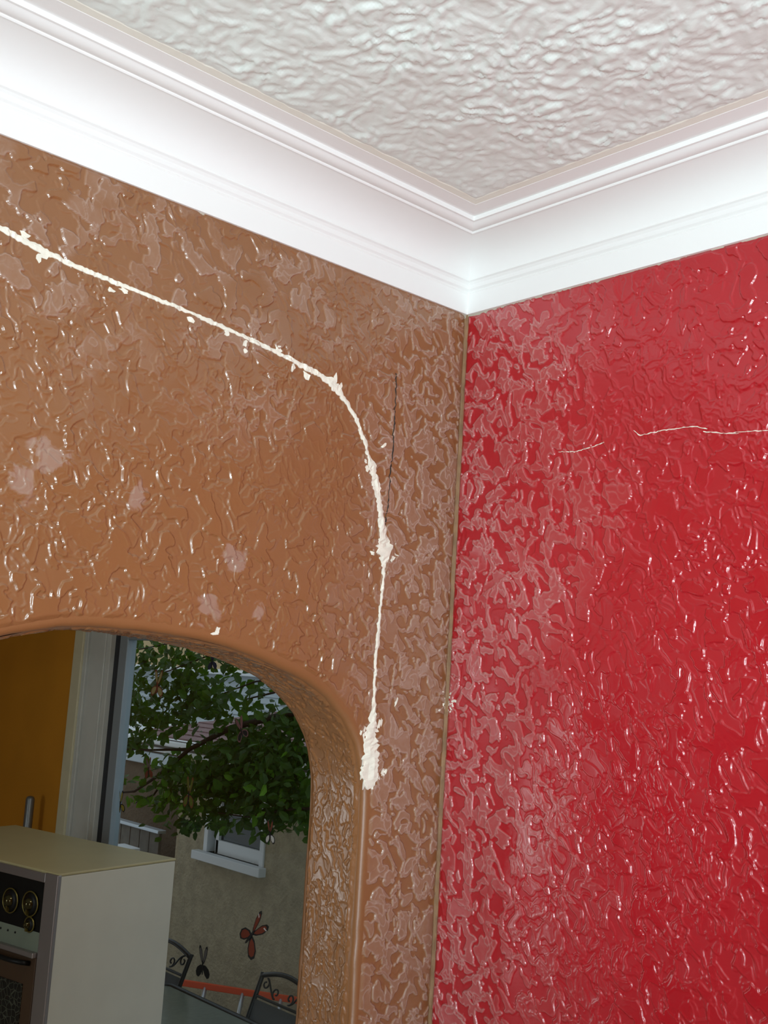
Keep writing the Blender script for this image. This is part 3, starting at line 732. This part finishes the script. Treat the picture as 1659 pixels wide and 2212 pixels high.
M['leaf_bright'] = leaf_mat('bright_leaf', lin(84, 130, 36), lin(112, 160, 50))

struct(obj('ground', boxbm(XE+.1, 40, -15, 45, GZ-.1, GZ), M['patio']), 'concrete patio outside the patio door')

# garage: stucco wall along x = 4 with a small window, eave and mauve roof
gar = thing('garage', 'tan stucco garage with small white window and mauve roof across the yard', 'garage', (4.0, 6.2, GZ))
def gl(x0, x1, y0, y1, z0, z1): return (x0-4.0, x1-4.0, y0-6.2, y1-6.2, z0-GZ, z1-GZ)
wy0, wy1, wz0, wz1 = 5.74, 6.58, .40, 1.06
bm = bmesh.new()
for b in ((4.0, 4.2, 2.0, wy0, GZ, 1.24), (4.0, 4.2, wy1, 7.02, GZ, 1.24), (4.0, 4.2, wy0, wy1, GZ, wz0), (4.0, 4.2, wy0, wy1, wz1, 1.24), (4.2, 7.8, 6.82, 7.02, GZ, 1.24)): box(bm, *gl(*b))
obj('stucco_wall', bm, M['stucco'], gar)
bm = bmesh.new()
for b in ((3.985, 4.10, wy0, wy0+.055, wz0, wz1), (3.985, 4.10, wy1-.055, wy1, wz0, wz1), (3.985, 4.10, wy0, wy1, wz1-.06, wz1)): box(bm, *gl(*b), bev=.004)
wf = obj('window_frame', bm, M['win_white'], gar)
bm = bmesh.new()
for b in ((4.02, 4.07, wy0+.055, wy1-.13, wz0, wz0+.11), (4.02, 4.07, wy1-.17, wy1-.125, wz0, wz1), (4.02, 4.07, wy0+.055, wy0+.09, wz0, wz1), (4.02, 4.07, wy0+.09, wy1-.17, .735, .765), (4.02, 4.07, wy0+.09, wy1-.17, wz1-.11, wz1-.06)): box(bm, *gl(*b), bev=.003)
obj('window_sash', bm, M['win_white'], wf)
obj('pane', boxbm(*gl(4.045, 4.05, wy0+.07, wy1-.14, wz0+.08, wz1-.06)), M['dark_pane'], wf)
obj('backing', boxbm(*gl(4.10, 4.14, wy0, wy1, wz0, wz1)), M['dark_pane'], wf)
obj('window_sill', boxbm(*gl(3.93, 4.05, wy0-.03, wy1+.09, wz0-.07, wz0), bev=.006), M['win_white'], gar)
obj('gutter', boxbm(*gl(3.72, 3.82, 2.0, 7.5, 1.235, 1.285), bev=.012), M['gutter'], gar)
obj('fascia', boxbm(*gl(3.80, 4.0, 2.0, 7.45, 1.165, 1.205), bev=.004), M['gutter'], gar)
obj('soffit', boxbm(*gl(3.80, 4.0, 2.0, 7.45, 1.205, 1.235)), M['fence'], gar)
# roof courses, each a stepped row of shingles
slope = (1.62-1.30)/(6.2-3.74)
rows = 14
for k in range(rows):
    x0 = 3.74 + (6.2-3.74)*k/rows; x1 = x0 + (6.2-3.74)/rows + .03
    z0 = 1.292 + slope*(x0-3.74)+.012; z1 = 1.292 + slope*(x1-3.74)
    bm = bmesh.new()
    q = [(x0-4, 2.0-6.2, z0-GZ), (x1-4, 2.0-6.2, z1-GZ), (x1-4, 7.5-6.2, z1-GZ), (x0-4, 7.5-6.2, z0-GZ)]
    slab(bm, q, (0, 0, 1), .014)
    obj('shingle', bm, M['mauve'], gar)
slab_bm = slab(bmesh.new(), [(6.2-4, 2.0-6.2, 1.61-GZ), (8.0-4, 2.0-6.2, 1.3-GZ), (8.0-4, 7.5-6.2, 1.3-GZ), (6.2-4, 7.5-6.2, 1.61-GZ)], (0, 0, 1), .02)
obj('rear_roof', slab_bm, M['mauve'], gar)

# low brown shed beyond the garage corner, with a grey gate and a capped post before it
sh = thing('shed', 'low brown rendered shed left of the stucco garage', 'shed', (4.7, 8.6, GZ))
obj('wall', boxbm(0, 1.6, -1.5, 3.0, 0, 1.15-GZ-.05), M['brown_stucco'], sh)
obj('roof_board', boxbm(-.12, 1.7, -1.5, 3.1, 1.10-GZ, 1.17-GZ, bev=.01), M['gutter'], sh)
obj('fascia_board', boxbm(-.06, 0, -1.5, 3.05, .90-GZ, 1.02-GZ, bev=.01), M['siding'], sh)
gt = thing('gate', 'grey board gate with pale cap rail left of the garage corner', 'gate', (4.05, 8.0, GZ))
for k in range(9): obj('board', boxbm(0, .03, -.62+k*.17, -.62+k*.17+.16, 0, .42-GZ, bev=.004), M['fence'], gt)
obj('cap_rail', boxbm(-.03, .06, -.64, .93, .42-GZ, .45-GZ, bev=.006), M['alu'], gt)
ps = thing('capped_post', 'short brown post with white cap standing before the grey gate', 'post', (3.8, 7.55, GZ))
obj('post', boxbm(-.05, .05, -.06, .06, 0, .27-GZ, bev=.006), M['brown_stucco'], ps)
obj('cap', boxbm(-.09, .09, -.14, .14, .27-GZ, .30-GZ, bev=.008), M['gutter'], ps)

# far houses
fh = thing('far_house', 'pale blue sided house standing behind the mauve garage roof', 'house', (9.0, 14.0, GZ))
obj('core', boxbm(.03, 5, -6, 6, 0, 1.80-GZ), M['siding'], fh)
for k in range(14):
    z = .35 + k*.105
    bm = slab(bmesh.new(), [(-.03, -6, z-GZ), (.0, -6, z+.105-GZ), (.04, -6, z+.105-GZ), (.04, -6, z-GZ)], (0, 1, 0), 12)
    obj('siding_board', bm, M['siding'], fh)
obj('roof_edge', boxbm(-.2, 5.2, -6.2, 6.2, 1.80-GZ, 1.86-GZ, bev=.01), M['gutter'], fh)
ph = thing('peach_house', 'peach coloured house at the back rising over the pale siding', 'house', (16.0, 22.0, GZ))
obj('wall', boxbm(0, 6, -12, 12, 0, 5.0), M['peach'], ph)
obj('roof', slab(bmesh.new(), [(-.5, -12.5, 5.0), (3, -12.5, 6.6), (6.5, -12.5, 5.0)], (0, 1, 0), 25), M['mauve'], ph)

# ---- patio table, chairs, ladder
TX, TY = 2.15, 4.20
tb = thing('patio_table', 'patio table with frosted glass top and black rim outside the door', 'table', (TX, TY, GZ))
tw, tl, tz = .58, .80, -.12-GZ
obj('glass_top', boxbm(-tw+.02, tw-.02, -tl+.02, tl-.02, tz-.014, tz-.004), M['table_glass'], tb)
rimp = []
for (cx, cy, a0) in ((tw-.06, tl-.06, 0), (-tw+.06, tl-.06, 90), (-tw+.06, -tl+.06, 180), (tw-.06, -tl+.06, 270)):
    for k in range(5):
        a = math.radians(a0+k*22.5); rimp.append((cx+.06*math.cos(a), cy+.06*math.sin(a), tz-.012))
obj('rim', tube(bmesh.new(), rimp, .022, 8, True), M['iron'], tb, True)
for sx in (-1, 1):
    for sy in (-1, 1): obj('leg', tube(bmesh.new(), [(sx*(tw-.08), sy*(tl-.1), tz-.02), (sx*(tw-.14), sy*(tl-.16), tz*.5), (sx*(tw-.06), sy*(tl-.08), 0)], .02, 8), M['iron'], tb, True)

def spiral(cx, cz, r, a0, turns, n=20):
    return [(cx + r*(1-.72*k/n)*math.cos(a0+turns*2*PI*k/n), cz + r*(1-.72*k/n)*math.sin(a0+turns*2*PI*k/n)) for k in range(n+1)]
def chair_parts(root):
    # local: seat faces -x; back at +x, reclined
    W2 = .25; H = 1.00; lean = .20
    bx = lambda z: .22 + lean*max(0, z-.42)/(H-.42)
    for s in (-1, 1):
        obj('back_post', tube(bmesh.new(), [(bx(.40), s*W2, .40), (bx(.7), s*W2, .7), (bx(.98), s*W2, .98), (bx(1.0), s*W2, 1.005)], .015, 8, radii=[.015, .015, .015, .018]), M['iron'], root, True)
        obj('leg', tube(bmesh.new(), [(-.24, s*W2, .42), (-.27, s*W2, .2), (-.25, s*W2, 0)], .014, 8), M['iron'], root, True)
        obj('leg', tube(bmesh.new(), [(.22, s*W2, .42), (.26, s*W2, .2), (.34, s*W2, 0)], .014, 8), M['iron'], root, True)
        obj('arm', tube(bmesh.new(), [(bx(.66), s*(W2+.01), .66), (.05, s*(W2+.03), .67), (-.22, s*(W2+.03), .65), (-.27, s*(W2+.02), .58), (-.24, s*W2, .42)], .013, 8), M['iron'], root, True)
    n = 16
    obj('top_rail', tube(bmesh.new(), [(bx(.985), -W2+2*W2*k/n, .985+.055*math.sin(PI*k/n)) for k in range(n+1)], .017, 8), M['iron'], root, True)
    obj('lower_rail', tube(bmesh.new(), [(bx(.86), -W2+2*W2*k/n, .86) for k in range(n+1)], .010, 6), M['iron'], root, True)
    for s in (-1, 1):
        for (cy, cz, a0, tn) in ((s*.19, .945, PI/2, 1.0*s), (s*.07, .915, -PI/2, 1.0*s)):
            sp = spiral(cy, cz, .036, a0, tn)
            obj('scroll', tube(bmesh.new(), [(bx(z), y, z) for y, z in sp], .006, 6), M['iron'], root, True)
        obj('scroll_bar', tube(bmesh.new(), [(bx(.98-.11*k/8), s*(.19-.12*k/8), .98-.10*k/8 + .012*math.sin(PI*k/4)) for k in range(9)], .006, 6), M['iron'], root, True)
    bm = bmesh.new(); prof_ = [(bx(.84), .84), (bx(.6)+.01, .6), (.20, .45), (.12, .42), (-.1, .40), (-.25, .435)]
    for k, (a, b) in enumerate(zip(prof_, prof_[1:])):
        slab(bm, [(a[0], -W2+.012, a[1]), (a[0], W2-.012, a[1]), (b[0], W2-.012, b[1]), (b[0], -W2+.012, b[1])], (-.2, 0, .1), .02)
    obj('sling', bm, M['sling'], root)
def copy_tree(o, parent=None):
    c = o.copy(); COL.objects.link(c); c.parent = parent
    for ch in o.children: copy_tree(ch, c)
    return c
ch1 = thing('patio_chair', 'black iron patio chair with scrolled back, right of the ladder rail end', 'chair', (2.60, 4.13, GZ), 0, 'iron sling chairs around the patio table')
chair_parts(ch1); ch1.scale = (1, 1, .9)
ch2 = copy_tree(ch1); ch2.location = (2.44, 5.21, GZ)
ch2['label'] = 'black iron patio chair with arched back, half hidden behind the white oven'

ld = thing('ladder', 'orange railed ladder lying on its side on the patio before the stucco wall', 'ladder', (3.46, 5.93, GZ), math.radians(30.9))
obj('rail', boxbm(-.014, .014, -.95, .80, .395, .440, bev=.005), M['ladder_orange'], ld)
obj('rail', boxbm(-.164, -.136, -.95, .80, .0, .045, bev=.005), M['ladder_orange'], ld)
for k in range(6):
    y = -.80 + k*.305
    obj('rung', tube(bmesh.new(), [(0, y, .41), (-.15, y, .03)], .016, 8), M['alu'], ld, True)

# ---- tree between the door and the garage
tree = thing('leafy_tree', 'dark green leafy tree hanging in front of the garage', 'tree', (2.9, 3.1, GZ))
TO = Vector((2.9, 3.1, GZ))
def rel(p): return Vector(p) - TO
obj('trunk', tube(bmesh.new(), [rel(p) for p in ((2.9, 3.1, GZ), (2.92, 3.12, 0.2), (2.88, 3.2, 1.0), (2.9, 3.25, 1.9), (2.95, 3.3, 2.8))], .08, 10, radii=[.11, .09, .08, .06, .03]), M['bark'], tree, True)
branches = [
    [(2.88, 3.25, 1.75), (2.84, 3.9, 1.72), (2.8, 4.63, 1.55), (2.8, 5.1, 1.37), (2.82, 5.5, 1.15), (2.85, 5.85, 1.0), (2.9, 6.3, .93)],
    [(2.8, 5.1, 1.37), (2.82, 5.6, 1.32), (2.85, 6.1, 1.28)],
    [(2.82, 5.3, 1.25), (2.8, 5.5, 1.02), (2.8, 5.75, .93)],
    [(2.88, 3.2, 1.2), (2.8, 3.9, 1.13), (2.78, 4.35, 1.02), (2.8, 4.7, 1.0)],
    [(2.9, 3.25, 1.95), (2.82, 3.9, 1.92), (2.8, 4.4, 1.86), (2.82, 4.8, 1.76)],
    [(2.82, 3.9, 1.92), (2.8, 4.2, 1.80), (2.8, 4.5, 1.74)],
    [(2.9, 3.3, 2.2), (2.85, 4.2, 2.15), (2.8, 5.0, 2.0), (2.8, 5.6, 1.85)],
    [(2.85, 4.2, 2.15), (2.8, 5.2, 2.12), (2.8, 6.1, 2.0)],
]
for k, b in enumerate(branches):
    n = len(b); obj('branch', tube(bmesh.new(), [rel(p) for p in b], .02, 6, radii=[max(.004, (.026 if k < 1 else .012)*(1-.8*i/(n-1))) for i in range(n)]), M['bark'], tree, True)
# foliage clusters: centre (x, y, z), radius in y, radius in z, number, bright share
clusters = [
    ((2.8, 5.95, 2.00), .30, .12, 90, .0), ((2.8, 5.3, 1.98), .35, .10, 120, .0), ((2.85, 4.75, 2.00), .25, .08, 70, .0), ((2.8, 5.65, 1.80), .25, .10, 80, .0),
    ((2.9, 5.25, 1.75), .30, .14, 240, .0), ((2.8, 4.85, 1.68), .25, .12, 120, .0), ((2.85, 6.00, 1.58), .25, .10, 110, .0), ((2.8, 5.5, 1.55), .30, .10, 150, .0),
    ((2.85, 5.95, 1.33), .22, .07, 90, .0), ((2.9, 4.55, 1.52), .22, .10, 100, .0), ((2.9, 4.05, 1.62), .30, .14, 260, .0), ((2.85, 4.2, 1.38), .38, .17, 640, .03),
    ((2.9, 4.75, 1.20), .38, .14, 600, .06), ((2.85, 4.1, 1.15), .36, .13, 380, .1), ((2.8, 5.15, 1.05), .22, .10, 110, .35), ((2.8, 5.45, .98), .14, .05, 40, .6), ((2.8, 4.75, .98), .25, .08, 110, .05),
    ((2.8, 5.0, .88), .12, .07, 46, .15), ((2.85, 5.3, 1.18), .28, .08, 150, .1), ((2.9, 4.6, 1.38), .3, .1, 200, .03), ((2.8, 4.2, .98), .10, .05, 30, .1), ((2.8, 4.45, 1.80), .14, .06, 30, .0), ((3.0, 3.75, 1.9), .3, .25, 160, .0),
    ((2.9, 6.25, 1.78), .15, .25, 70, .0), ((2.85, 6.2, 1.05), .12, .06, 24, .0), ((2.9, 3.3, 2.4), .6, .3, 140, .0)]
def leaf_verts(p, n, L, roll):
    n = n.normalized(); s = n.orthogonal().normalized(); t = n.cross(s)
    d = s*math.cos(roll)+t*math.sin(roll); w = n.cross(d); k = L*.30
    return [p, p+d*L*.35+w*k+n*L*.06, p+d*L*.75+w*k*.7+n*L*.04, p+d*L-n*L*.08, p+d*L*.75-w*k*.7+n*L*.04, p+d*L*.35-w*k+n*L*.06, p+d*L*.5-n*L*.02]
LF = ((0, 1, 6), (1, 2, 6), (2, 3, 6), (3, 4, 6), (4, 5, 6), (5, 0, 6))
rl = random.Random(21)
leaves = []
for (c, ry, rz, num, br) in clusters:
    for k in range(num):
        u = Vector((rl.gauss(0, .10), rl.gauss(0, ry*.55), rl.gauss(0, rz*.6)))
        nrm = Vector((rl.gauss(-.5, .6), rl.gauss(-.2, .6), rl.gauss(.5, .6)))
        roll = rl.uniform(0, 2*PI)
        leaves.append((Vector(c)+u, nrm, rl.uniform(.05, .098), roll, rl.random() < br))
rl.shuffle(leaves)
# the shared single leaf, copied for 290 leaves of their own
def one_leaf(name, mat):
    me = bpy.data.meshes.new(name); me.from_pydata([tuple(v) for v in leaf_verts(Vector((0, 0, 0)), Vector((0, 0, 1)), 1.0, 0.0)], [], LF); me.materials.append(mat); return me
LM = {False: one_leaf('leaf', M['leaf']), True: one_leaf('leaf_bright', M['leaf_bright'])}
single, mass = leaves[:290], leaves[290:]
for (p, nrm, L, roll, br) in single:
    o = bpy.data.objects.new('leaf', LM[br]); COL.objects.link(o); o.parent = tree
    o.rotation_mode = 'QUATERNION'; o.rotation_quaternion = nrm.normalized().to_track_quat('Z', 'Y') @ Matrix.Rotation(roll, 3, 'Z').to_quaternion()
    o.location = p - TO; o.scale = (L, L, L)
for br in (False, True):
    V_, F_ = [], []
    for (p, nrm, L, roll, b) in mass:
        if b != br: continue
        i0 = len(V_); V_ += [tuple(v-TO) for v in leaf_verts(p, nrm, L, roll)]; F_ += [tuple(i0+i for i in f) for f in LF]
    me = bpy.data.meshes.new('foliage'); me.from_pydata(V_, [], F_); me.materials.append(M['leaf_bright' if br else 'leaf'])
    o = bpy.data.objects.new('foliage', me); COL.objects.link(o); o.parent = tree; o['kind'] = 'stuff'
